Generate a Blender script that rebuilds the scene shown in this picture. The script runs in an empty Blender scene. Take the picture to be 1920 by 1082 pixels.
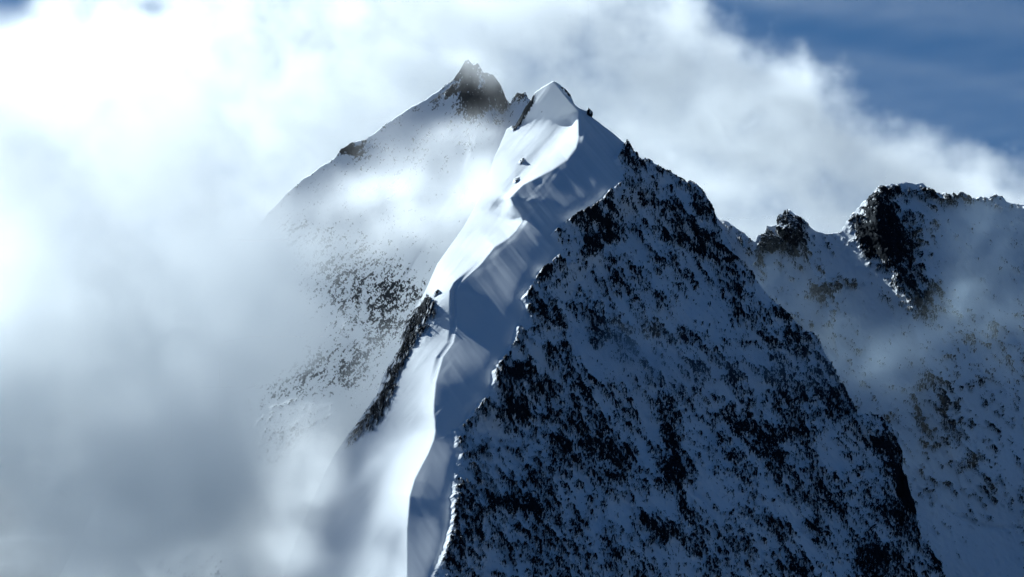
import bpy, math, random
import numpy as np
from mathutils import Vector

# ------------------------------------------------------------------ camera, sky, sun, exposure
W0, H0 = 1920.0, 1082.0
HFOV = math.radians(25.0)
FPX = (W0 / 2) / math.tan(HFOV / 2)
scn = bpy.context.scene
COL = scn.collection

cam = bpy.data.objects.new('camera', bpy.data.cameras.new('camera'))
COL.objects.link(cam)
cam.location = (0, 0, 0)
cam.rotation_euler = (math.radians(90), 0, 0)
cam.data.sensor_fit = 'HORIZONTAL'
cam.data.angle = HFOV
cam.data.clip_start = 1.0
cam.data.clip_end = 60000.0
scn.camera = cam

SUN_DIR = Vector((-0.60, 0.56, 0.58)).normalized()      # towards the sun: left of and slightly behind the ridge
SUN_EL = math.asin(SUN_DIR.z)
SUN_AZ = math.atan2(SUN_DIR.x, SUN_DIR.y)
world = bpy.data.worlds.new('World')
scn.world = world
world.use_nodes = True
nt = world.node_tree
bg = nt.nodes['Background']
sky = nt.nodes.new('ShaderNodeTexSky')
sky.sky_type = 'NISHITA'
sky.sun_disc = False
sky.sun_elevation = SUN_EL
sky.sun_rotation = SUN_AZ
sky.altitude = 4000
sky.air_density = 1.3
sky.dust_density = 0.0
sky.ozone_density = 3.5
geo_ = nt.nodes.new('ShaderNodeTexCoord')
up_ = nt.nodes.new('ShaderNodeVectorMath'); up_.operation = 'ADD'; up_.inputs[1].default_value = (0, 0, 0.30)   # the viewpoint is high: no bright horizon band
nrm_ = nt.nodes.new('ShaderNodeVectorMath'); nrm_.operation = 'NORMALIZE'
tint_ = nt.nodes.new('ShaderNodeMix'); tint_.data_type = 'RGBA'; tint_.blend_type = 'MULTIPLY'
tint_.inputs['Factor'].default_value = 1.0; tint_.inputs['B'].default_value = (0.51, 0.76, 0.88, 1)
nt.links.new(geo_.outputs['Generated'], up_.inputs[0]); nt.links.new(up_.outputs[0], nrm_.inputs[0]); nt.links.new(nrm_.outputs[0], sky.inputs['Vector'])
nt.links.new(sky.outputs[0], tint_.inputs['A'])
nt.links.new(tint_.outputs['Result'], bg.inputs['Color'])
bg.inputs['Strength'].default_value = 0.05

sl = bpy.data.lights.new('sun', 'SUN')
sl.energy = 5.0
sl.angle = math.radians(0.5)
sl.color = (0.86, 0.965, 1.0)
so = bpy.data.objects.new('sun', sl)
COL.objects.link(so)
so.rotation_euler = SUN_DIR.to_track_quat('Z', 'Y').to_euler()

scn.view_settings.view_transform = 'Standard'
scn.view_settings.look = 'None'
scn.view_settings.gamma = 1.0
scn.view_settings.exposure = 0.7
scn.render.engine = 'CYCLES'
cy = scn.cycles
cy.use_denoising = True
cy.volume_bounces = 14
cy.max_bounces = 16
cy.diffuse_bounces = 1
cy.transparent_max_bounces = 128
cy.adaptive_threshold = 0.03
cy.volume_step_rate = 1.5

# ------------------------------------------------------------------ helpers
def tag(o, label=None, cat=None, group=None, kind=None):
    if label: o['label'] = label
    if cat: o['category'] = cat
    if group: o['group'] = group
    if kind: o['kind'] = kind

def smooth(a, b, x):
    t = np.clip((x - a) / (b - a), 0, 1)
    return t * t * (3 - 2 * t)

def noise3(x, y, z, seed=0):
    """gradient noise, about -1..1"""
    xi, yi, zi = np.floor(x), np.floor(y), np.floor(z)
    fx, fy, fz = (x - xi).astype(np.float32), (y - yi).astype(np.float32), (z - zi).astype(np.float32)
    xi, yi, zi = xi.astype(np.int64), yi.astype(np.int64), zi.astype(np.int64)
    ux, uy, uz = (f * f * f * (f * (f * 6 - 15) + 10) for f in (fx, fy, fz))
    out = 0
    for dx in (0, 1):
        for dy in (0, 1):
            for dz in (0, 1):
                h = ((xi + dx) * 374761393 + (yi + dy) * 668265263 + (zi + dz) * 2147483647 + seed * 974634777) & 0xffffffff
                h = ((h ^ (h >> 13)) * 1274126177) & 0xffffffff
                h = h ^ (h >> 16)
                a = (h & 1023).astype(np.float32) * np.float32(2 * math.pi / 1024)
                c = ((h >> 10) & 1023).astype(np.float32) * np.float32(2 / 1023) - 1
                s = np.sqrt(np.maximum(0, 1 - c * c))
                g = s * np.cos(a) * (fx - dx) + s * np.sin(a) * (fy - dy) + c * (fz - dz)
                w = (ux if dx else 1 - ux) * (uy if dy else 1 - uy) * (uz if dz else 1 - uz)
                out = out + w * g
    return out * 1.5

def fbm(x, y, z, oct=5, seed=0, gain=0.5, lac=2.03, ridged=False):
    a, s, t = 1.0, 0.0, 0.0
    for i in range(oct):
        n = noise3(x, y, z, seed + i * 17)
        if ridged: n = 1 - 2 * np.abs(n)
        s = s + a * n; t += a
        a *= gain; x = x * lac; y = y * lac; z = z * lac
    return s / t

def line(pts, x, smoothing=0):
    """value of a polyline given as (x, value) at x"""
    pts = sorted(pts)
    xs = np.array([p[0] for p in pts], float); ys = np.array([p[1] for p in pts], float)
    if smoothing:
        g = np.arange(xs[0] - 300, xs[-1] + 300, 1.0)
        v = np.interp(g, xs, ys)
        k = np.exp(-0.5 * (np.arange(-3 * smoothing, 3 * smoothing + 1) / smoothing) ** 2); k /= k.sum()
        v = np.convolve(np.pad(v, len(k) // 2, mode='edge'), k, 'valid')[:len(g)]
        return np.interp(x, g, v)
    return np.interp(x, xs, ys)

def seg_dist(u, v, pts):
    """distance to a polyline, signed side (positive right of travel direction in the picture) and arc fraction"""
    best = np.full(u.shape, 1e9); side = np.zeros(u.shape); arc = np.zeros(u.shape)
    L = [0.0]
    for (a, b) in zip(pts[:-1], pts[1:]): L.append(L[-1] + math.hypot(b[0] - a[0], b[1] - a[1]))
    for i, (a, b) in enumerate(zip(pts[:-1], pts[1:])):
        dx, dy = b[0] - a[0], b[1] - a[1]; l2 = dx * dx + dy * dy
        t = np.clip(((u - a[0]) * dx + (v - a[1]) * dy) / l2, 0, 1)
        ex, ey = u - a[0] - t * dx, v - a[1] - t * dy
        d = np.hypot(ex, ey); m = d < best
        best = np.where(m, d, best)
        side = np.where(m, (dx * ey - dy * ex) / math.sqrt(l2), side)
        arc = np.where(m, (L[i] + t * math.sqrt(l2)) / L[-1], arc)
    return best, side, arc

def blobs(u, v, lst):
    s = np.zeros(u.shape)
    for b in lst:
        cu, cv, ru, rv = b[:4]; ang = math.radians(b[4] if len(b) > 4 else 0); k = b[5] if len(b) > 5 else 1.0
        m = (np.abs(u - cu) < 3 * max(ru, rv)) & (np.abs(v - cv) < 3 * max(ru, rv))
        if not m.any(): continue
        du, dv = u[m] - cu, v[m] - cv
        p = du * math.cos(ang) + dv * math.sin(ang); q = -du * math.sin(ang) + dv * math.cos(ang)
        s[m] = s[m] + k * np.exp(-((p / ru) ** 2 + (q / rv) ** 2))
    return s

def place(u, v, D):
    return (u - W0 / 2) / FPX * D, D, (H0 / 2 - v) / FPX * D

def box_blur(a, n):
    for ax in (0, 1):
        for _ in range(2):
            c = np.cumsum(np.pad(a, [(n + 1, n) if i == ax else (0, 0) for i in (0, 1)], mode='edge'), axis=ax)
            a = (np.take(c, range(2 * n + 1, c.shape[ax]), ax) - np.take(c, range(0, c.shape[ax] - 2 * n - 1), ax)) / (2 * n + 1)
    return a

def grid_mesh(name, X, Y, Z, mat, attrs):
    nr, nc = X.shape
    co = np.stack([X, Y, Z], -1).reshape(-1, 3).astype(np.float32)
    idx = np.arange(nr * nc).reshape(nr, nc)
    q = np.stack([idx[:-1, :-1], idx[1:, :-1], idx[1:, 1:], idx[:-1, 1:]], -1).reshape(-1, 4)
    me = bpy.data.meshes.new(name)
    me.vertices.add(len(co)); me.vertices.foreach_set('co', co.ravel())
    me.loops.add(q.size); me.loops.foreach_set('vertex_index', q.ravel().astype(np.int32))
    me.polygons.add(len(q))
    me.polygons.foreach_set('loop_start', np.arange(0, q.size, 4, dtype=np.int32))
    me.polygons.foreach_set('use_smooth', np.ones(len(q), bool))
    for k, a in attrs.items():
        at = me.attributes.new(k, 'FLOAT', 'POINT'); at.data.foreach_set('value', a.ravel().astype(np.float32))
    me.update(calc_edges=True)
    me.materials.append(mat)
    o = bpy.data.objects.new(name, me); COL.objects.link(o)
    return o

# ------------------------------------------------------------------ materials
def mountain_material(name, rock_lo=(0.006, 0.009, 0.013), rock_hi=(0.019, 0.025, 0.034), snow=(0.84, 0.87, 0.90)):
    m = bpy.data.materials.new(name); m.use_nodes = True
    t = m.node_tree; n = t.nodes; L = t.links
    p = n['Principled BSDF']
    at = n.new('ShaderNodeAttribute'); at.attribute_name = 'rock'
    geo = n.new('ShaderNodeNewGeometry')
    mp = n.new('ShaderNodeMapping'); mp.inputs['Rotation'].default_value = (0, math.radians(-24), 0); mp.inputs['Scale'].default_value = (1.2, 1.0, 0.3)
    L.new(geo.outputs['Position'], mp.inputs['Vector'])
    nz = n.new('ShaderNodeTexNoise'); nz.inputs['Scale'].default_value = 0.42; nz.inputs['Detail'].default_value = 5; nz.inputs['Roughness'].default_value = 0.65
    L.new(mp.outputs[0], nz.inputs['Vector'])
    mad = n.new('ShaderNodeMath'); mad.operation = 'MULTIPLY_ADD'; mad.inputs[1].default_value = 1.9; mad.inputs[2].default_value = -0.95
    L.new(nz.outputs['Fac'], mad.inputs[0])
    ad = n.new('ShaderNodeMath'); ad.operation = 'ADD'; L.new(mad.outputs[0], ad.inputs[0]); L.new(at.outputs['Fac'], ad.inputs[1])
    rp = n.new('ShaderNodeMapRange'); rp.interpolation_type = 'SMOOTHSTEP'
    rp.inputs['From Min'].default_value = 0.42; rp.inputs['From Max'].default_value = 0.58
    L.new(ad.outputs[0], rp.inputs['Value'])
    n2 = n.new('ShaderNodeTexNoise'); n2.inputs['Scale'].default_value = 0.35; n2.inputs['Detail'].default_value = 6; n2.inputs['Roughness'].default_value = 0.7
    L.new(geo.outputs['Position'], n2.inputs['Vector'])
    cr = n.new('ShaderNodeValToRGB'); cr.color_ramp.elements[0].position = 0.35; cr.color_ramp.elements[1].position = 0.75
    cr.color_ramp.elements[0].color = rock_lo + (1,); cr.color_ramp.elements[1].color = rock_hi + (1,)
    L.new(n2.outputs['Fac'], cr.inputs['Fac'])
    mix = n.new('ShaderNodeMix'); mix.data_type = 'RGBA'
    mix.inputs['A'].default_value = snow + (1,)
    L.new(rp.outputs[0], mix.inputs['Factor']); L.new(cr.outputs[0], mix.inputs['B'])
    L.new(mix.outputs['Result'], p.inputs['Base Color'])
    p.inputs['Roughness'].default_value = 0.75
    p.inputs['Specular IOR Level'].default_value = 0.03
    bp = n.new('ShaderNodeBump'); bp.inputs['Distance'].default_value = 1.2
    bs = n.new('ShaderNodeMath'); bs.operation = 'MULTIPLY_ADD'; bs.inputs[1].default_value = 0.75; bs.inputs[2].default_value = 0.03
    L.new(rp.outputs[0], bs.inputs[0]); L.new(bs.outputs[0], bp.inputs['Strength'])
    L.new(nz.outputs['Fac'], bp.inputs['Height']); L.new(bp.outputs[0], p.inputs['Normal'])
    return m

MAT = mountain_material('snow_and_rock')

# ------------------------------------------------------------------ a mountain body: rows run down the visible face, then
# extra rows run over the skyline and down the hidden side and below the frame to the glacier, so it is a solid relief.
def rough_skyline(pts, u, seed, amp):
    v = line(pts, u)
    a = line([(p[0], p[2] if len(p) > 2 else 1.0) for p in pts], u)
    n = fbm(u / 23.0, u * 0 + seed, u * 0, 5, seed, 0.62)
    return v - a * amp * n * 1.6

def rock_noise(X, Y, Z, scale, ang, stretch, seed, oct=6, gain=0.6, ridged=False):
    c, s = math.cos(math.radians(ang)), math.sin(math.radians(ang))
    p = (X * c + Z * s); q = (-X * s + Z * c)                       # p runs along the fall line
    return fbm(p / scale / stretch, q / scale, Y / scale / 3.0, oct, seed, gain, ridged=ridged)

def build_body(name, us, sky_v, rows, vbot, depth_fn, detail_fn, back):
    U = np.broadcast_to(us[None, :], (rows, len(us))).copy()
    t = np.linspace(0, 1, rows)[:, None]
    top = sky_v[None, :]
    V = top + (vbot - top) * t
    D = depth_fn(U, V)
    X, Y, Z = place(U, V, D)
    dX, dY, dZ, rock = detail_fn(U, V, D, X, Y, Z)
    X, Y, Z = X + dX, Y + dY, Z + dZ
    # hidden side
    k = np.array([2, 5, 9, 15, 24, 36, 52, 75, 110, 160, 240, 360, 520])[::-1][:, None]
    nb = fbm(X[:1] / 30 + k / 30.0, Y[:1] / 30 + k / 25.0, Z[:1] / 30, 4, 5) * np.minimum(k, 60) * 0.25
    Xb = X[:1] + k * back[0]; Yb = Y[:1] + k * back[1]; Zb = Z[:1] - k * back[2] - np.abs(nb)
    kb = np.array([20, 60, 130, 240, 400, 650])[:, None]
    Xd = X[-1:] + 0 * kb; Yd = Y[-1:] - kb * 0.55; Zd = Z[-1:] - kb
    X = np.vstack([Xb, X, Xd]); Y = np.vstack([Yb, Y, Yd]); Z = np.vstack([Zb, Z, Zd])
    rock = np.vstack([np.repeat(rock[:1], len(k), 0), rock, np.repeat(rock[-1:], len(kb), 0)])
    return grid_mesh(name, X, Y, Z, MAT, {'rock': np.clip(rock, -0.5, 1.15)})

STEP = 1.45
# ================================================================== main ridge with its shaded face
CREST = [(60, 1037), (152, 1037), (190, 1067), (208, 1084), (257, 1085), (277, 1080), (300, 1063), (320, 1033), (347, 980), (370, 957), (385, 963),
         (405, 977), (414, 980), (433, 967), (447, 953), (463, 927), (497, 900), (530, 863), (545, 856), (613, 856), (643, 850), (670, 830), (717, 817),
         (760, 813), (775, 813), (790, 815), (808, 816), (825, 813), (850, 803), (870, 792), (899, 777), (930, 768), (990, 763), (1075, 763), (1140, 757)]
EDGE = [(152, 1060), (200, 1110), (263, 1167), (300, 1152), (327, 1167), (345, 1155), (378, 1120), (395, 1100), (410, 1070), (430, 1040), (440, 1033), (467, 1050),
        (473, 1053), (490, 1032), (517, 1003), (540, 990), (560, 977), (573, 983), (597, 975), (640, 960), (660, 947), (697, 923), (720, 920), (742, 917),
        (755, 897), (785, 877), (809, 848), (839, 852), (849, 864), (872, 853), (922, 847), (989, 842), (1022, 833), (1055, 820), (1082, 810), (1140, 795)]
SKY_A = [(470, 1200, 0), (500, 1145, 0), (530, 1082, 0), (560, 1000, 0), (590, 930, 0), (610, 885, .1), (640, 830, .6), (670, 790, 1), (705, 740, 1.2), (720, 700, 1.2), (745, 655, 1.2), (755, 610, 1), (775, 580, .5),
         (800, 540, .2), (820, 495, .1), (870, 425, .1), (905, 360, .1), (925, 300, .2), (950, 243, 1), (965, 235, 1), (985, 200, 1), (1003, 172, .5), (1020, 162, .1), (1037, 152, .1),
         (1045, 155, .4), (1060, 167, .7), (1070, 180, .7), (1077, 195, .5), (1086, 203, .1), (1098, 208, .1), (1104, 203, .6), (1110, 219, .5), (1130, 235, .1), (1150, 250, .1), (1166, 264, .3),
         (1172, 270, .6), (1187, 284, 1), (1200, 297, .8), (1215, 297, .8), (1230, 308, .8), (1250, 318, .8), (1280, 335, .8), (1305, 345, .9), (1320, 360, .9), (1335, 385, 1), (1346, 412, .8),
         (1365, 450, .6), (1380, 480, .6), (1415, 522, .6), (1440, 555, .4), (1470, 580, .3), (1490, 602, .2), (1510, 620, .6), (1522, 622, .3), (1533, 636, .5), (1545, 660, .8), (1575, 715, .9), (1590, 750, .8), (1603, 777, .8), (1617, 774, .8),
         (1643, 777, .5), (1665, 793, .5), (1679, 809, .6), (1684, 840, .6), (1687, 867, .6), (1697, 912, .6), (1712, 956, .7), (1714, 976, .7), (1732, 1014, .8), (1759, 1054, .8), (1770, 1085, .8), (1800, 1140, .5), (1830, 1200, 0)]

def face_plane(u, v):
    return 2200 + 0.50 * (u - 815) - 0.62 * (v - 780)

_vs = np.arange(-200, 1500, 1.0)
_uc = line(CREST, _vs)
_dc = face_plane(_uc, _vs)
_k = np.exp(-0.5 * (np.arange(-150, 151) / 45.0) ** 2); _k /= _k.sum()
_dcs = np.convolve(np.pad(_dc, 150, mode='edge'), _k, 'valid')

SPURS = [  # (polyline from the crest down the right flank, height in m, width left, width right)
    ([(1085, 255), (1110, 277), (1140, 303), (1168, 330)], 7, 30, 14),
    ([(980, 414), (1000, 430), (1020, 450), (1052, 470)], 7, 30, 16),
    ([(1085, 300), (1120, 335), (1165, 370), (1203, 404)], 4, 30, 14),
    ([(1010, 345), (1045, 375), (1080, 400)], 2.6, 22, 14),
    ([(1035, 330), (1075, 360), (1110, 385)], 2.2, 22, 14),
    ([(990, 372), (1005, 400), (1032, 432)], 2.4, 16, 12),
    ([(930, 470), (960, 510), (990, 545)], 1.6, 22, 18),
    ([(953, 450), (985, 490), (1005, 512)], 1.8, 18, 14),
    ([(905, 500), (930, 550), (960, 575), (983, 578)], 1.5, 26, 20),
    ([(855, 640), (875, 680), (900, 715), (918, 738)], 0.9, 30, 24),
    ([(832, 690), (860, 712), (890, 735), (900, 752)], 1.2, 22, 16),
    ([(813, 778), (828, 794), (848, 808)], 2.0, 14, 9),
    ([(838, 815), (847, 835), (866, 850)], 1.5, 14, 10),
]
RIBS_A = [  # smaller snow ribs and gullies on the shaded face (positive = rib, negative = gully)
    ([(1053, 473), (1085, 530), (1110, 590), (1150, 640), (1200, 700), (1260, 800), (1330, 900), (1400, 1082)], 16, 60, 30),
    ([(1202, 402), (1215, 480), (1240, 560), (1290, 600), (1320, 625)], 10, 40, 20),
    ([(1203, 345), (1290, 430), (1380, 490), (1450, 560), (1520, 625)], 12, 45, 22),
    ([(975, 560), (1000, 640), (1040, 700), (1090, 790), (1130, 900), (1170, 1082)], 14, 55, 28),
    ([(870, 850), (895, 890), (915, 915), (925, 960), (940, 1010)], 10, 30, 12),
    ([(895, 760), (940, 800), (980, 860), (1000, 930), (1050, 1082)], 10, 40, 20),
    ([(1380, 560), (1440, 680), (1480, 760), (1560, 900), (1640, 1082)], 14, 60, 28),
    ([(1603, 776), (1560, 800), (1600, 900), (1690, 1082)], 10, 40, 26),
    ([(1130, 560), (1190, 640), (1270, 740), (1330, 800)], -9, 40, 40),
    ([(1340, 600), (1380, 700), (1420, 800), (1500, 940), (1560, 1082)], -10, 45, 45),
]

def ridge_relief(u, v, lst, taper=True):
    s = np.zeros(u.shape)
    for pts, h, wl, wr in lst:
        pu = [p[0] for p in pts]; pv = [p[1] for p in pts]; pad = 4 * max(wl, wr)
        m = (u > min(pu) - pad) & (u < max(pu) + pad) & (v > min(pv) - pad) & (v < max(pv) + pad)
        if not m.any(): continue
        d, side, arc = seg_dist(u[m], v[m], pts)
        # travelling down to the right, the picture's left/below side has positive 'side'
        w = np.where(side > 0, wr, wl)
        k = np.exp(-np.sqrt((d / w) ** 2 + 0.02) * 1.3)
        if taper: k = k * smooth(0, 0.12, arc + 0.03) * (1 - 0.6 * smooth(0.8, 1.0, arc))
        s[m] += h * k
    return s

CREST_UV = [(u, v) for v, u in CREST if v >= 60]
_sm = [(float(line(CREST, np.array([v]), 16)[0]), v) for v in range(60, 1160, 16)]
def shape_A(u, v):
    uc = line(CREST, v)
    ub = line(EDGE, v, 10)
    d = u - uc
    P = face_plane(u, v) + 14 * noise3(u / 190, v / 190, u * 0, 3)
    dist = seg_dist(u, v, CREST_UV)[0]
    dsm, sdm, _ = seg_dist(u, v, _sm)
    dsm = np.where(sdm > 0, dsm, -dsm)
    # right flank: a gentler shoulder of drifted snow, then the steep face
    w = smooth(-20, 110, u - ub)
    right = P - ((0.32 + 0.11 * smooth(500, 400, v) + 0.10 * smooth(800, 870, v)) * dist) * (1 - w) + 7 * w
    e = np.exp(-dist / 60)
    dl = np.maximum(e * dist + (1 - e) * dsm, 0.95 * dist)
    left = P + 1.34 * dl + 0.0008 * dl ** 2
    D = np.where(d > 0, right, left)
    b1, b2 = box_blur(D, 3), box_blur(D, 8)
    k1, k2 = smooth(9, 26, dist), smooth(28, 70, dist)
    D = (D * (1 - k1) + b1 * k1) * (1 - k2) + b2 * k2
    # rounded lip right at the crest
    D = D - 0.6 * ridge_relief(u, v, SPURS) * smooth(-4, 12, d)
    D = D - ridge_relief(u, v, RIBS_A, False) * smooth(0, 60, u - ub)
    # left flank shapes: gully below the dome, hollow and swells on the sunlit snow
    L = smooth(0, 14, -d)
    g, s_, a_ = seg_dist(u, v, [(1068, 232), (1030, 275), (1000, 305), (965, 345), (940, 385)])
    D = D + L * 9 * np.exp(-(g / 17) ** 2)
    D = D + L * (-34 * blobs(u, v, [(795, 610, 42, 105, 24)])
                 + 20 * blobs(u, v, [(640, 880, 26, 45, 35)]) + 14 * blobs(u, v, [(690, 960, 30, 90, 14)])
                 - 8 * blobs(u, v, [(660, 915, 16, 60, 50)])
                 + 5 * blobs(u, v, [(740, 830, 70, 26, -40)]))
    # drifted ripples running down the slopes
    x, y, z = place(u, v, D)
    c, s = math.cos(math.radians(-52)), math.sin(math.radians(-52))
    D = D + np.where(d > 0, 1, 0.0) * smooth(0, 25, d) * (1.5 + 1.5 * smooth(520, 380, v)) * fbm((x * c + z * s) / 260, (-x * s + z * c) / 15, y * 0, 3, 9)
    c, s = math.cos(math.radians(52)), math.sin(math.radians(52))
    D = D + smooth(0, 40, -d) * 2.4 * fbm((x * c + z * s) / 120, (-x * s + z * c) / 15, y * 0, 4, 19)
    # small outward bulge of the overhanging cliff on the lower right
    D = D - 16 * blobs(u, v, [(1668, 880, 26, 90, -12), (1635, 800, 50, 26, 10)])
    return D

_gu = np.arange(430, 1870, 1.5); _gv = np.arange(40, 1260, 1.5)
_GU, _GV = np.meshgrid(_gu, _gv)
_GD = shape_A(_GU, _GV)
def bilinear(G, u, v):
    a = np.clip((u - _gu[0]) / 1.5, 0, len(_gu) - 1.001); b = np.clip((v - _gv[0]) / 1.5, 0, len(_gv) - 1.001)
    i, j = a.astype(int), b.astype(int); a, b = a - i, b - j
    return (G[j, i] * (1 - a) + G[j, i + 1] * a) * (1 - b) + (G[j + 1, i] * (1 - a) + G[j + 1, i + 1] * a) * b
def depth_A(u, v):
    return bilinear(_GD, u, v)

ROCK_A = [(1100, 403, 20, 11, 45, 1), (1128, 422, 22, 9, 40, 1), (1107, 467, 20, 13, -20, 1.1), (1140, 450, 22, 6, 5, .9), (1142, 395, 22, 6, 50, .8), (1120, 445, 30, 26, 0, .3),
          (1243, 437, 20, 14, 50, .7), (1277, 453, 30, 12, 20, .8), (1303, 470, 26, 12, 35, .7), (1325, 455, 50, 4, 33, .9), (1365, 480, 20, 4, 42, .9), (1200, 525, 8, 30, -10, .8), (1230, 487, 9, 18, 0, .7),
          (1180, 300, 26, 14, 30, .5), (1195, 350, 30, 12, 50, .45), (1265, 385, 14, 14, 0, .6), (1305, 400, 14, 22, 20, .5), (1325, 380, 8, 40, -18, .5), (1250, 330, 50, 7, 28, .4), (1340, 430, 6, 30, -18, .6),
          (1297, 530, 12, 24, -15, .7), (1013, 577, 12, 28, -20, .9), (1047, 600, 10, 22, -15, .8), (1017, 513, 26, 16, -30, .7), (993, 623, 18, 9, 20, .7), (1033, 653, 18, 12, 20, .7), (1113, 623, 14, 36, -15, .8),
          (1140, 535, 22, 20, 0, .45), (1233, 620, 12, 18, 0, .7), (1283, 636, 22, 13, 20, .9), (1400, 643, 26, 12, 15, .85), (1320, 685, 22, 16, -20, .8), (1467, 587, 20, 13, 20, .8), (1473, 633, 11, 20, 0, .8),
          (1380, 573, 12, 30, 0, .7), (1500, 615, 20, 12, 20, .7), (955, 697, 26, 15, 25, 1.2), (975, 700, 24, 22, 40, .7), (967, 775, 30, 26, 40, .9), (1013, 735, 30, 18, 35, .9), (1050, 832, 18, 26, -30, .95), (893, 849, 22, 9, -25, .9),
          (885, 915, 24, 24, 0, .6), (967, 952, 42, 10, 15, 1.0), (1000, 945, 16, 18, 0, .8), (985, 900, 24, 22, 0, .5), (1030, 925, 12, 24, -20, .7), (950, 1032, 10, 28, -25, .8), (920, 945, 10, 24, -30, .8), (1100, 740, 12, 30, -25, .6), (1105, 850, 12, 40, -28, .6),
          (1367, 712, 18, 11, -10, 1.0), (1501, 743, 12, 16, -10, .9), (1572, 750, 26, 28, 0, .75), (1625, 832, 26, 12, 30, .8), (1655, 845, 24, 12, 10, .7), (1686, 905, 18, 46, -18, 2.0), (1700, 950, 10, 24, -18, 1.4),
          (1251, 830, 12, 36, -22, .9), (1247, 894, 20, 30, -20, .95), (1275, 880, 12, 34, -25, .8), (1385, 800, 34, 18, 20, .8), (1461, 863, 18, 14, 40, .9), (1430, 830, 30, 12, 50, .6), (1492, 814, 24, 10, 0, .8), (1216, 985, 26, 20, 20, 1.0), (1240, 1015, 16, 14, 30, .9),
          (1285, 960, 12, 34, -28, .7), (1537, 925, 14, 32, -28, .85), (1528, 995, 20, 22, 0, .8), (1634, 1050, 32, 24, 0, 1.1), (1655, 965, 24, 9, 25, .9), (1447, 985, 8, 44, -28, .6), (1690, 990, 24, 20, 30, .6), (1745, 1045, 12, 30, -28, .8), (1480, 1050, 10, 40, -25, .6), (1150, 1040, 18, 30, -20, .5),
          (1330, 850, 30, 20, 0, .3), (1170, 780, 22, 60, -20, .35), (1180, 660, 22, 40, -20, .3), (1545, 770, 20, 24, 0, .3),
          (1400, 720, 90, 30, 10, -.3), (1370, 760, 60, 24, 20, -.35), (1310, 580, 50, 30, 10, -.4), (1370, 930, 80, 60, 30, -.35), (1110, 970, 40, 50, 0, -.15), (930, 800, 30, 40, 40, -.4), (1150, 470, 26, 14, 0, -.5), (1225, 700, 50, 34, 20, -.25), (1600, 900, 40, 50, -20, -.2)]
RIB_LEFT = [(792, 580), (770, 612), (755, 650), (738, 695), (722, 735), (700, 775), (670, 800), (642, 826)]

def detail_A(U, V, D, X, Y, Z):
    ub = line(EDGE, V); uc = line(CREST, V)
    jag = 7 * fbm(V / 16, U * 0, U * 0 + 1, 4, 71, 0.6)
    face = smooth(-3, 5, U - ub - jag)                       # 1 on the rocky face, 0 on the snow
    # base roughness of the face, elongated down the fall line
    n1 = rock_noise(X, Y, Z, 40, -60, 1.9, 1, 4, 0.5)
    n2 = rock_noise(X, Y, Z, 4.6, -60, 3.0, 2, 5, 0.72)
    n3 = rock_noise(X, Y, Z, 13, -50, 2.4, 4, 5, 0.6, ridged=True)
    g1 = rock_noise(X, Y, Z, 19, -60, 6.0, 6, 4, 0.55, ridged=True)      # ribs and runnels down the fall line
    g2 = rock_noise(X, Y, Z, 60, -8, 2.5, 7, 4, 0.6, ridged=True)        # ledges across it
    bias = blobs(U, V, ROCK_A)
    rim = np.exp(-np.abs(U - ub - jag - 8) / 14) * 0.12
    n4 = rock_noise(X, Y, Z, 2.6, -60, 2.6, 8, 3, 0.7)
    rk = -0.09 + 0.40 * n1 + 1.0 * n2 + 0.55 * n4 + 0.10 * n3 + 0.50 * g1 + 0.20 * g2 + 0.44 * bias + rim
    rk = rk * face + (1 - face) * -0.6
    # left side: dark rib and small outcrops
    dist, side, arc = seg_dist(U, V, RIB_LEFT)
    left = smooth(2, 20, uc - U)
    w = 19 + 6 * np.sin(arc * 9 + 1) + 9 * n1
    rib = np.exp(-(dist / np.maximum(w, 6)) ** 2)
    ridgeL = (1.05 - 0.4 * smooth(0.75, 1.0, arc)) * rib + 1.7 * n2 * smooth(0.05, 0.5, rib) - 0.28
    outc = blobs(U, V, [(818, 550, 9, 4, -35), (978, 302, 5, 9, 30, .8), (968, 338, 6, 12, 35, .8), (985, 205, 8, 34, 33, 1.3), (968, 230, 8, 16, 33, 1.0), (660, 830, 26, 5, -40, .7), (1015, 210, 8, 3, -30, .5)])
    leftrock = np.maximum(ridgeL, 0.95 * outc + 0.5 * n2 * outc - 0.1)
    rk = np.where(uc > U, leftrock, rk)
    top = blobs(U, V, [(1062, 172, 13, 4, 42, 1.3), (1107, 209, 6, 6, 0, 1.3), (1178, 276, 12, 10, 0, 1.3)])
    rk = np.maximum(rk, 0.9 * top + 0.3 * n2 * top)
    rs = smooth(0.3, 0.75, rk)
    # relief: rock stands proud with broken steps, snow lies smoother between
    amp = face * 1.0
    h = amp * (8.0 * n1 + 2.0 * n2 + 4.5 * g1 + 3 * g2) + rs * (2.6 + 3.4 * n3 + 2.4 * np.abs(n2))
    h = h + (rib * left) * (6 + 7 * n3 + 3 * n2)
    fade = smooth(0, 10, V - V[:1])                          # keep the skyline where it is
    h = h * (0.35 + 0.65 * fade)
    lz = (h - box_blur(h, 3))
    return 0.35 * h, -0.8 * h, 0.35 * h * fade + 0.4 * lz, np.minimum(rk, 0.80 + 0.35 * smooth(0.5, 1.0, bias))

us = np.arange(470, 1830, STEP)
skyA = rough_skyline(SKY_A, us, 3, 5.0)
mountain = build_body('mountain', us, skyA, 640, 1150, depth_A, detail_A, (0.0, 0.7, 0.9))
tag(mountain, 'steep snow ridge with a curling white crest and a dark rocky shaded face', 'mountain', kind='structure')

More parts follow.
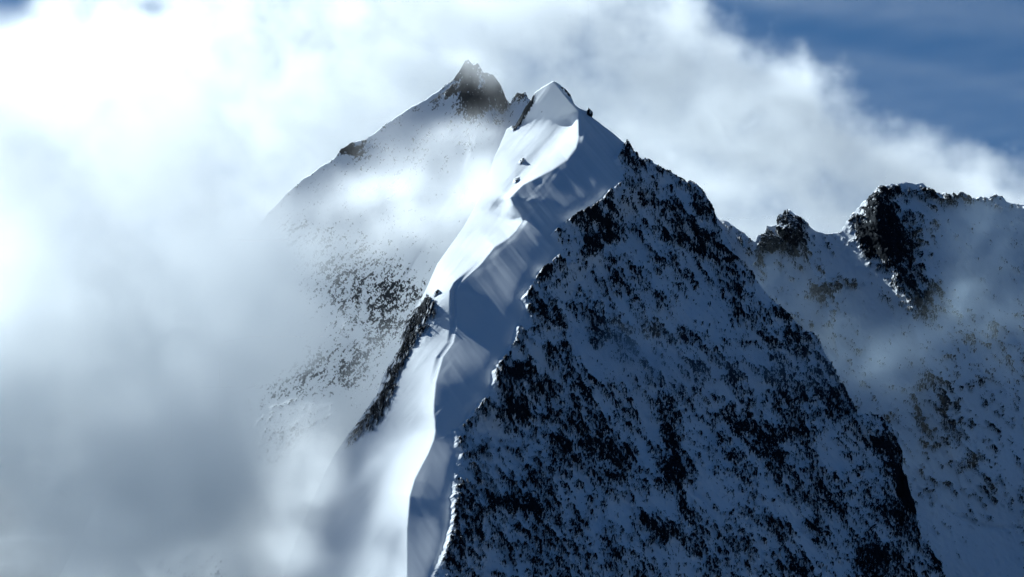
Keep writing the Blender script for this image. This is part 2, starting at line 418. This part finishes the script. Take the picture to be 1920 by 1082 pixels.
# ================================================================== summit behind, half lost in cloud
SKY_B = [(60, 1180, .5), (180, 950, .5), (300, 720, .8), (380, 585, 1), (430, 505, 1), (470, 445, 1), (500, 402, 1), (545, 355, 1), (600, 312, 1), (628, 297, .8), (640, 280, .8), (660, 266, .8), (685, 262, .6), (700, 250, .6), (740, 221, .6), (770, 201, .5),
         (800, 185, .5), (830, 164, .6), (850, 150, .9), (862, 134, 1.2), (872, 114, 1.3), (879, 112, 1.3), (888, 124, 1.3), (896, 119, 1.2), (906, 134, 1.2), (925, 140, 1.1), (940, 162, 1), (950, 188, 1), (957, 196, 1), (962, 182, 1), (970, 173, 1), (985, 172, 1), (991, 186, 1), (1000, 192, 1), (1050, 230, 1), (1100, 330, 1)]
def depth_B(u, v):
    D = 3000 + 0.03 * (u - 880) - 0.10 * np.minimum(u - 450, 0) - 0.62 * (v - 125)
    D = D + 9 * noise3(u / 150, v / 150, u * 0, 31)
    D = D - ridge_relief(u, v, [([(880, 120), (895, 180), (900, 250), (860, 350), (800, 450)], 16, 60, 40), ([(640, 280), (690, 380), (700, 480), (660, 620)], 9, 90, 70)], False)
    D = D + 40 * blobs(u, v, [(935, 215, 26, 60, 0)])
    return D
def detail_B(U, V, D, X, Y, Z):
    n1 = rock_noise(X, Y, Z, 30, 55, 1.8, 41, 5, 0.6)
    n2 = rock_noise(X, Y, Z, 4.5, 54, 3.4, 42, 5, 0.72)
    n3 = rock_noise(X, Y, Z, 14, 70, 1.5, 44, 5, 0.6, ridged=True)
    bias = blobs(U, V, [(878, 136, 22, 18, 0, 1.0), (925, 160, 14, 30, -20, .8), (945, 200, 14, 24, 0, .6), (840, 175, 30, 10, -30, .5), (876, 160, 22, 34, 0, .7), (878, 205, 26, 38, 0, .7), (906, 190, 20, 24, 10, 1.3), (930, 165, 16, 30, -20, .5), (975, 180, 12, 12, 0, .9), (660, 283, 26, 12, 20, .9), (645, 275, 14, 10, 0, .6), (700, 262, 22, 8, 0, .5),
                        (790, 205, 60, 8, -30, .35), (680, 530, 120, 75, 20, .5), (740, 555, 60, 40, 0, .3), (560, 700, 80, 40, -30, .55), (570, 440, 70, 40, 0, .4), (660, 700, 40, 30, -45, .6), (700, 640, 60, 30, -40, .4), (560, 830, 60, 50, -40, .45), (780, 300, 90, 40, -20, .3), (600, 1040, 26, 40, 20, .6)])
    edge = np.exp(-(V - V[:1]) / 8) * 0.25
    rk = 0.06 + 0.35 * n1 + 1.15 * n2 + 0.80 * bias + edge
    rs = smooth(0.3, 0.75, rk)
    h = 1.3 * n1 + 0.35 * n2 + rs * (0.6 + 1.6 * n3)
    fade = smooth(0, 12, V - V[:1])
    h = h * (0.35 + 0.65 * fade)
    return -0.2 * h, -0.8 * h, 0.3 * h * fade, np.minimum(rk, 0.84)
us = np.arange(60, 1100, 1.9)
summit = build_body('mountain_peak', us, rough_skyline(SKY_B, us, 8, 5.0), 430, 1200, depth_B, detail_B, (0.0, 0.7, 0.9))
tag(summit, 'dark rocky summit with a long snowy shoulder, half lost in cloud', 'mountain', kind='structure')

# ================================================================== ridge on the right
SKY_C = [(1250, 470, 1), (1330, 415, 1), (1353, 412, .6), (1367, 416, .6), (1383, 430, .6), (1410, 450, .8), (1416, 454, .8), (1421, 441, .8), (1434, 437, .8), (1437, 424, .5), (1452, 423, .5), (1463, 424, .5), (1466, 408, .5), (1474, 396, .4), (1480, 390, .4), (1487, 396, .5), (1500, 408, .8), (1513, 420, .8), (1520, 428, .5), (1533, 434, .4),
         (1545, 438, .15), (1574, 436, .2), (1583, 424, 1), (1592, 412, 1.2), (1610, 390, 1.2), (1633, 360, 1.2), (1649, 345, 1), (1659, 350, .9), (1673, 345, .9), (1700, 342, .8), (1736, 345, .9), (1749, 353, .9), (1756, 365, .9), (1772, 360, .9), (1792, 366, .9), (1802, 360, .9), (1819, 368, .9), (1839, 369, .8), (1866, 365, .8),
         (1896, 380, .4), (1919, 383, .1), (2000, 410, .2)]
def depth_C(u, v):
    D = 3230 + 0.10 * (u - 1500) - 0.60 * (v - 400)
    D = D + 24 * noise3(u / 140, v / 170, u * 0, 51)
    D = D - ridge_relief(u, v, [([(1650, 345), (1640, 420), (1670, 500), (1710, 580), (1740, 700), (1780, 840)], 44, 46, 40), ([(1485, 400), (1500, 470), (1540, 530), (1560, 620)], 30, 40, 30),
                                ([(1790, 362), (1830, 460), (1860, 600)], 20, 60, 50), ([(1360, 412), (1400, 480), (1430, 560)], 16, 26, 20)], False)
    D = D + 22 * blobs(u, v, [(1590, 540, 30, 110, -16)]) + 20 * blobs(u, v, [(1500, 660, 50, 60)])
    return D
def detail_C(U, V, D, X, Y, Z):
    n1 = rock_noise(X, Y, Z, 30, -58, 1.8, 61, 5, 0.6)
    n2 = rock_noise(X, Y, Z, 7, -55, 2.3, 62, 5, 0.72)
    n3 = rock_noise(X, Y, Z, 14, -60, 1.6, 64, 5, 0.6, ridged=True)
    bias = blobs(U, V, [(1640, 385, 26, 40, 20, 1.0), (1655, 425, 44, 46, 0, 1.2), (1625, 450, 36, 26, 0, 1.1), (1670, 470, 40, 26, 0, 1.1), (1690, 510, 46, 22, 30, .9), (1710, 550, 34, 26, 30, .9), (1730, 585, 26, 24, 20, .6), (1486, 430, 24, 30, 0, 1.1), (1442, 455, 24, 16, 0, 1.1),
                        (1490, 475, 24, 14, 0, .8), (1540, 510, 22, 12, 40, .9), (1548, 545, 28, 14, -10, .9), (1526, 550, 14, 18, 0, .5), (1723, 430, 24, 20, 0, .5), (1700, 360, 50, 9, 0, .6), (1745, 362, 14, 14, 0, .8), (1779, 376, 18, 12, 0, .9), (1815, 370, 30, 8, 0, .7), (1860, 372, 24, 7, 0, .6),
                        (1600, 533, 12, 10, 50, .7), (1426, 495, 10, 12, 0, .6), (1400, 470, 22, 10, 45, .4), (1428, 520, 8, 26, -10, .4), (1768, 780, 22, 36, -15, 1.0), (1718, 770, 18, 40, -15, .7), (1825, 865, 24, 18, 30, .9), (1737, 716, 20, 18, 0, .8), (1780, 830, 18, 12, 0, .6), (1735, 840, 9, 9, 0, .6), (1915, 980, 9, 26, 0, .7), (1850, 640, 60, 30, 10, .25),
                        (1850, 920, 26, 26, 0, .35), (1590, 470, 22, 60, -14, -1.0), (1640, 590, 26, 60, -30, -.6), (1850, 480, 80, 90, 0, -.45), (1440, 560, 40, 40, 0, -.4), (1850, 1040, 120, 80, 0, -.6), (1700, 700, 30, 40, 0, -.4)])
    rk = -0.02 + 0.4 * n1 + 1.5 * n2 + 0.30 * n3 + 0.56 * bias
    rs = smooth(0.3, 0.75, rk)
    h = 5 * n1 + 3 * n2 + rs * (3 + 11 * n3)
    fade = smooth(0, 8, V - V[:1])
    h = h * (0.55 + 0.45 * fade)
    # crevasse line crossing the snow basin low on the right
    g, s_, a_ = seg_dist(U, V, [(1720, 915), (1770, 950), (1800, 968), (1850, 988), (1900, 990), (1960, 975)])
    h = h - 4 * np.exp(-(g / 4) ** 2)
    return 0.2 * h, -0.8 * h, 0.3 * h * fade, np.minimum(rk, 0.86)
us = np.arange(1250, 2000, 1.6)
farridge = build_body('mountain_ridge', us, rough_skyline(SKY_C, us, 12, 11.0), 470, 1200, depth_C, detail_C, (0.0, 0.7, 0.9))
tag(farridge, 'lower jagged ridge of dark rock towers and snow gullies, behind on the right', 'mountain', kind='structure')

# ================================================================== rock towers and knobs standing on the crests
from mathutils import noise as mnoise
def rock_tower(name, label, u, v, D, ru, rv, seed, lean=0.0, rd=None, group=None):
    rng = random.Random(seed)
    sx, sz = ru / FPX * D, rv / FPX * D; sy = rd or (sx + sz) * 0.5
    planes = []
    for i in range(26):
        a = rng.uniform(0, 2 * math.pi); c = rng.uniform(-0.9, 0.9); q = math.sqrt(1 - c * c)
        planes.append((Vector((q * math.cos(a), q * math.sin(a), c)), rng.uniform(0.62, 1.0)))
    bpy_me = bpy.data.meshes.new(name)
    import bmesh
    bm = bmesh.new(); bmesh.ops.create_icosphere(bm, subdivisions=6, radius=1.0)
    for w in bm.verts:
        d = w.co.normalized()
        r = min([1.15] + [h / d.dot(n) for n, h in planes if d.dot(n) > 0.05])
        p = d * 3.0 + Vector((seed * 7.3, 0, 0))
        r *= 1 + 0.22 * (mnoise.fractal(p, 0.7, 2.1, 5)) + 0.10 * abs(mnoise.fractal(p * 4, 0.6, 2.1, 4))
        z = d.z * r
        tap = 1.0 - 0.45 * max(0, z) 
        w.co = Vector((d.x * r * tap * sx + lean * z * sz, d.y * r * tap * sy, z * sz))
    bm.normal_update(); bm.verts.ensure_lookup_table()
    rk = [0.95 - 1.1 * max(0.0, w.normal.z - 0.25) + 0.5 * mnoise.fractal(w.co * 0.25, 0.7, 2.1, 4) for w in bm.verts]
    for f in bm.faces: f.smooth = False
    bm.to_mesh(bpy_me); bm.free()
    at = bpy_me.attributes.new('rock', 'FLOAT', 'POINT'); at.data.foreach_set('value', np.array(rk, np.float32))
    bpy_me.materials.append(MAT)
    o = bpy.data.objects.new(name, bpy_me); COL.objects.link(o); o.location = place(u, v, D)
    tag(o, label, 'rock', group)
    return o
def dAt(fn, u, v):
    return float(fn(np.array([[u]], float), np.array([[v]], float))[0, 0])
rock_tower('rock_tower', 'pointed dark rock pinnacle standing tallest in the notch ridge, dusted with snow', 1482, 432, dAt(depth_C, 1482, 432) - 8, 24, 42, 5, -0.10)
rock_tower('rock_tower', 'squat dark rock block beside the pointed pinnacle, just left of it', 1443, 452, dAt(depth_C, 1443, 452) - 8, 20, 26, 9, 0.0)
rock_tower('rock_outcrop', 'small dark rock knob where the smooth snow ends on the right skyline', 1178, 280, dAt(depth_A, 1178, 285) + 2, 11, 15, 12, -0.1)
rock_tower('rock_outcrop', 'tiny dark rock tip poking through the snow crest near the white dome', 1106, 213, dAt(depth_A, 1104, 215) + 1, 6, 11, 15, -0.1)

# ================================================================== glacier far below
gx = np.concatenate([-np.geomspace(30000, 1500, 24), np.linspace(-1400, 1400, 60), np.geomspace(1500, 30000, 24)])
gy = np.concatenate([-np.geomspace(20000, 300, 20), np.linspace(-200, 6000, 110), np.geomspace(6200, 45000, 26)])
GX, GY = np.meshgrid(gx, gy)
GZ = -620 + 60 * fbm(GX / 1500, GY / 1500, GX * 0, 4, 91) + 8 * fbm(GX / 160, GY / 160, GX * 0, 3, 92)
glacier = grid_mesh('ground', GX, GY, GZ, MAT, {'rock': 0.75 + 0.9 * fbm(GX / 300, GY / 300, GX * 0, 5, 95)})  # mostly dark rock here, chosen so the floor throws less light upward
tag(glacier, 'glacier floor far below the ridges, mostly rock, darkened to bounce less light', 'ground', kind='structure')
# ================================================================== clouds: real volumes, one density grid each
def volume_group():
    g = bpy.data.node_groups.new('cloud_density_grid', 'GeometryNodeTree')
    I = g.interface
    I.new_socket('Geometry', in_out='INPUT', socket_type='NodeSocketGeometry')
    lo = I.new_socket('Min', in_out='INPUT', socket_type='NodeSocketVector').identifier
    hi = I.new_socket('Max', in_out='INPUT', socket_type='NodeSocketVector').identifier
    rs = [I.new_socket('Res ' + a, in_out='INPUT', socket_type='NodeSocketInt').identifier for a in 'XYZ']
    mt = I.new_socket('Material', in_out='INPUT', socket_type='NodeSocketMaterial').identifier
    I.new_socket('Geometry', in_out='OUTPUT', socket_type='NodeSocketGeometry')
    n, L = g.nodes, g.links
    gi = n.new('NodeGroupInput'); go = n.new('NodeGroupOutput')
    vc = n.new('GeometryNodeVolumeCube')
    L.new(gi.outputs['Min'], vc.inputs['Min']); L.new(gi.outputs['Max'], vc.inputs['Max'])
    for a in 'XYZ': L.new(gi.outputs['Res ' + a], vc.inputs['Resolution ' + a])
    def vm(op, a, b):
        x = n.new('ShaderNodeVectorMath'); x.operation = op
        for i, q in enumerate((a, b)):
            L.new(q, x.inputs[i])
        return x.outputs[0]
    def mm(op, a, b):
        x = n.new('ShaderNodeMath'); x.operation = op
        for i, q in enumerate((a, b)):
            if isinstance(q, float): x.inputs[i].default_value = q
            else: L.new(q, x.inputs[i])
        return x.outputs[0]
    pos = n.new('GeometryNodeInputPosition').outputs[0]
    rel = vm('DIVIDE', vm('SUBTRACT', pos, gi.outputs['Min']), vm('SUBTRACT', gi.outputs['Max'], gi.outputs['Min']))
    sp = n.new('ShaderNodeSeparateXYZ'); L.new(rel, sp.inputs[0])
    ix = [mm('ROUND', mm('MULTIPLY', sp.outputs[i], mm('SUBTRACT', gi.outputs['Res ' + a], 1.0)), 0.0) for i, a in enumerate('XYZ')]
    # integer index z + nz * (y + ny * x), kept in integers: large lattices exceed float precision
    def im(op, a, b):
        x = n.new('FunctionNodeIntegerMath'); x.operation = op
        for i, q in enumerate((a, b)): L.new(q, x.inputs[i])
        return x.outputs[0]
    def toint(a):
        x = n.new('FunctionNodeFloatToInt'); x.rounding_mode = 'ROUND'; L.new(a, x.inputs[0]); return x.outputs[0]
    jx, jy, jz = (toint(a) for a in ix)
    idx = im('ADD', jz, im('MULTIPLY', gi.outputs['Res Z'], im('ADD', jy, im('MULTIPLY', gi.outputs['Res Y'], jx))))
    na = n.new('GeometryNodeInputNamedAttribute'); na.data_type = 'FLOAT'; na.inputs['Name'].default_value = 'dens'
    si = n.new('GeometryNodeSampleIndex'); si.data_type = 'FLOAT'; si.domain = 'POINT'
    L.new(gi.outputs['Geometry'], si.inputs['Geometry']); L.new(na.outputs[0], si.inputs['Value']); L.new(idx, si.inputs['Index'])
    L.new(si.outputs[0], vc.inputs['Density'])
    sm = n.new('GeometryNodeSetMaterial'); L.new(vc.outputs[0], sm.inputs['Geometry']); L.new(gi.outputs['Material'], sm.inputs['Material'])
    L.new(sm.outputs[0], go.inputs[0])
    return g, (lo, hi, rs, mt)
VG, VID = volume_group()

def cloud_material(name, aniso=0.55, color=(0.985, 0.995, 1.0)):
    m = bpy.data.materials.new(name); m.use_nodes = True
    t = m.node_tree; t.nodes.clear()
    out = t.nodes.new('ShaderNodeOutputMaterial'); v = t.nodes.new('ShaderNodeVolumePrincipled')
    v.inputs['Color'].default_value = color + (1,); v.inputs['Density'].default_value = 0.01          # grids store density x 100: the renderer drops voxels under 0.001
    v.inputs['Anisotropy'].default_value = aniso
    t.links.new(v.outputs[0], out.inputs['Volume'])
    return m
CLOUD = cloud_material('cloud_vapour')
MIST = cloud_material('shade_tinted_mist', 0.3, (0.72, 0.88, 1.0))  # cloud copy with the blue of sky-lit shade put into its scatter colour

def make_cloud(name, label, lo, hi, step, fn, mat=CLOUD):
    lo = np.array(lo, float); n = [int(math.ceil((hi[i] - lo[i]) / step)) + 1 for i in range(3)]
    hi = lo + (np.array(n) - 1) * step
    X, Y, Z = np.meshgrid(*[np.linspace(lo[i], hi[i], n[i]) for i in range(3)], indexing='ij')
    U = W0 / 2 + FPX * X / Y; V = H0 / 2 - FPX * Z / Y
    d = fn(X, Y, Z, U, V)
    edge = np.ones(X.shape)
    for i in range(3):
        c = np.linspace(0, 1, n[i]); f = smooth(0, 0.06, c) * smooth(0, 0.06, 1 - c)
        edge *= f.reshape([-1 if j == i else 1 for j in range(3)])
    d = np.maximum(d * edge, 0); d[d < 1e-5] = 0
    me = bpy.data.meshes.new(name); me.vertices.add(d.size)
    me.vertices.foreach_set('co', np.stack([X, Y, Z], -1).reshape(-1).astype(np.float32))
    at = me.attributes.new('dens', 'FLOAT', 'POINT'); at.data.foreach_set('value', (d * 100).reshape(-1).astype(np.float32))
    me.materials.append(mat)
    o = bpy.data.objects.new(name, me); COL.objects.link(o)
    md = o.modifiers.new('density', 'NODES'); md.node_group = VG
    md[VID[0]] = tuple(lo); md[VID[1]] = tuple(hi)
    for k in range(3): md[VID[2][k]] = n[k]
    md[VID[3]] = mat
    tag(o, label, 'cloud', kind='stuff')
    print('CLOUD', name, n, d.size, float(d.max()))
    return o

def wx(u, D): return (u - W0 / 2) / FPX * D
def wz(v, D): return (H0 / 2 - v) / FPX * D

# -- the great bank behind the summits, its upper edge falling to the right against blue sky
def dens_back(X, Y, Z, U, V):
    edge = line([(-200, -60), (0, -60), (300, -110), (800, -180), (1100, -120), (1230, -60), (1340, 0), (1390, 50), (1440, 85), (1510, 95), (1540, 165), (1620, 190), (1700, 235), (1800, 265), (1920, 285), (2100, 310)], U)
    s = (V - edge) / 95.0                          # >0 inside
    q = 30 * fbm(X / 90, Y / 90, Z / 90, 3, 131)
    n = fbm((X + q) / 230, Y / 230, (Z - q) / 230, 7, 101, 0.70)
    s = np.clip(s, -2, 0.9) + 2.2 * n - 0.05 - 1.0 * blobs(U, V, [(10, 20, 60, 40), (290, 10, 60, 24, 0, .6), (560, 330, 60, 60, 0, .3)])
    dy = (Y - 4300) / 330.0
    s = s - 1.2 * dy * dy
    nh = fbm((X - q) / 90, Y / 90, (Z + q) / 70, 5, 141, 0.68)
    return 0.0072 * (0.6 + 0.4 * smooth(350, 600, U)) * smooth(0.0, 0.95, s) * (0.15 + 1.9 * smooth(-0.28, 0.38, nh + 0.4 * n))
make_cloud('cloud_bank', 'great white cloud bank behind the summits, torn along its edge against blue sky', (wx(-480, 4700), 3950, wz(760, 4300)), (wx(2050, 4700), 4650, wz(-330, 4700)), 8.5, dens_back)


# -- cloud lapping against the left flank: opaque to the left, torn veils over the back summit
def dens_left(X, Y, Z, U, V):
    edge = line([(-200, 330), (0, 330), (300, 400), (400, 430), (480, 480), (560, 560), (620, 590), (680, 555), (720, 480), (760, 430), (850, 440), (950, 500), (1082, 520), (1300, 560)], V)
    n = fbm(X / 120, Y / 120, Z / 120, 6, 201, 0.6)
    n2 = fbm(X / 55, Y / 55, Z / 55, 4, 221, 0.7)
    top = smooth(-40, 120, V - line([(-300, 60), (200, 60), (420, 420), (500, 380)], U))
    solid = (0.8 + 1.6 * smooth(420, 560, V) + 0.9 * smooth(520, 900, V) * smooth(520, 330, U)) * smooth(-90, 70, edge - U + 130 * n) * (0.25 + 1.8 * smooth(-0.35, 0.35, n + 0.8 * n2))
    veil = blobs(U, V, [(760, 345, 110, 50, -25, 1.5), (840, 260, 60, 26, -30, .7), (620, 410, 110, 50, -20, 1.5), (890, 340, 64, 40, -30, 1.3), (800, 420, 110, 40, -20, 1.4), (600, 800, 60, 60, -30, .8), (510, 1030, 60, 80, 0, 1.6), (540, 480, 80, 50, 0, 1.6), (480, 430, 60, 60, 0, 2.2), (450, 540, 80, 70, 0, 2.2), (380, 640, 90, 90, 0, 2.5), (330, 800, 100, 120, 0, 2.5), (300, 1000, 120, 120, 0, 2.5), (880, 250, 50, 18, 0, .8),
                        (720, 640, 50, 24, -30, .3), (700, 720, 50, 50, 0, .6), (570, 900, 70, 80, 0, 2.0), (590, 1030, 90, 70, 0, 2.2), (640, 800, 40, 40, 0, .5), (905, 140, 40, 20, 0, .7), (870, 110, 30, 14, 0, .7), (540, 780, 70, 30, -30, .8), (470, 700, 50, 60, 0, .8)])
    veil = veil * smooth(-0.30, 0.36, n + 0.7 * n2) * 1.9 + 0.35 * smooth(-0.15, 0.5, n + 0.5 * n2) * (1 - 0.9 * np.clip(blobs(U, V, [(890, 190, 40, 40), (690, 530, 90, 60), (1000, 250, 60, 60)]), 0, 1))
    M = np.maximum(solid, veil)
    yc = 2985 - 0.62 * (V - 125) - 190 - 0.12 * (600 - U)
    k = np.exp(-((Y - yc) / (85.0 + 50 * smooth(600, 350, U))) ** 2)
    return M * k / 150.0
make_cloud('cloud', 'grey and white cloud lapping against the sunlit left side of the ridge', (wx(-170, 2950), 2180, wz(1180, 2700)), (wx(1010, 2900), 3020, wz(30, 2900)), 7.0, dens_left)

def gauss3(X, Y, Z, lst):
    s = 0
    for u, v, D, ru, rv, k in lst:
        x, z = wx(u, D), wz(v, D); sx, sz = ru / FPX * D, rv / FPX * D
        s = s + k * np.exp(-(((X - x) / sx) ** 2 + ((Z - z) / sz) ** 2 + ((Y - D) / (0.5 * (sx + sz))) ** 2)) / (0.9 * (sx + sz))
    return s
def dens_wisp(lst, seed, sc=45.0):
    def fn(X, Y, Z, U, V):
        n = fbm(X / sc, Y / sc, Z / sc, 5, seed, 0.6)
        return gauss3(X, Y, Z, lst) * smooth(-0.35, 0.6, n) * 2.0
    return fn
def wisp(name, label, lst, seed, step=6.0):
    D0 = min(l[2] for l in lst); D1 = max(l[2] for l in lst); pad = 2.2
    us_ = [l[0] - pad * l[3] for l in lst] + [l[0] + pad * l[3] for l in lst]; vs_ = [l[1] - pad * l[4] for l in lst] + [l[1] + pad * l[4] for l in lst]
    r = max(0.5 * (l[3] + l[4]) / FPX * l[2] for l in lst) * 2
    make_cloud(name, label, (min(wx(min(us_), D0), wx(min(us_), D1)), D0 - r, wz(max(vs_), D1)), (wx(max(us_), D1), D1 + r, max(wz(min(vs_), D0), wz(min(vs_), D1))), step, dens_wisp(lst, seed), CLOUD if seed == 321 else MIST)
wisp('cloud_wisp', 'thin grey wisp drifting across the middle of the shaded rocky face', [(1190, 655, 2420, 60, 42, .7), (1260, 700, 2430, 80, 30, .35), (1420, 700, 2490, 100, 30, .4), (1560, 690, 2600, 90, 40, .2), (1640, 690, 2700, 90, 50, .18), (1700, 650, 2800, 80, 50, .12), (1640, 850, 2750, 170, 130, .05), (1460, 560, 2860, 60, 90, .12), (1560, 620, 2800, 80, 70, .14)], 301)
wisp('cloud_wisp', 'pale wisp hanging in front of the far right ridge', [(1820, 560, 2900, 50, 60, .35), (1850, 430, 2920, 70, 50, .22), (1900, 600, 2920, 60, 80, .2), (1760, 620, 2850, 60, 40, .12)], 311)

def dens_high(X, Y, Z, U, V):
    n = fbm((X + 1.6 * Z) / 1500, Y / 900, (Z + 0.12 * X) / 110, 5, 401, 0.6)
    return 0.0006 * smooth(-0.3, 0.7, n) ** 1.5 * smooth(560, 250, V)
make_cloud('cloud_veil', 'thin streaky high veil across the blue sky at the upper right', (wx(1200, 8000), 7600, wz(700, 7600)), (wx(2500, 8600), 8600, wz(-500, 8600)), 32.0, dens_high)

wisp('cloud_wisp', 'soft fog bank rolling over the foot of the sunlit snow slope at the lower left', [(570, 960, 2060, 60, 100, 1.4), (615, 870, 2100, 36, 40, .5), (540, 1060, 2040, 80, 70, 1.2), (560, 860, 2130, 60, 60, .9), (630, 900, 2080, 36, 36, .2)], 321)
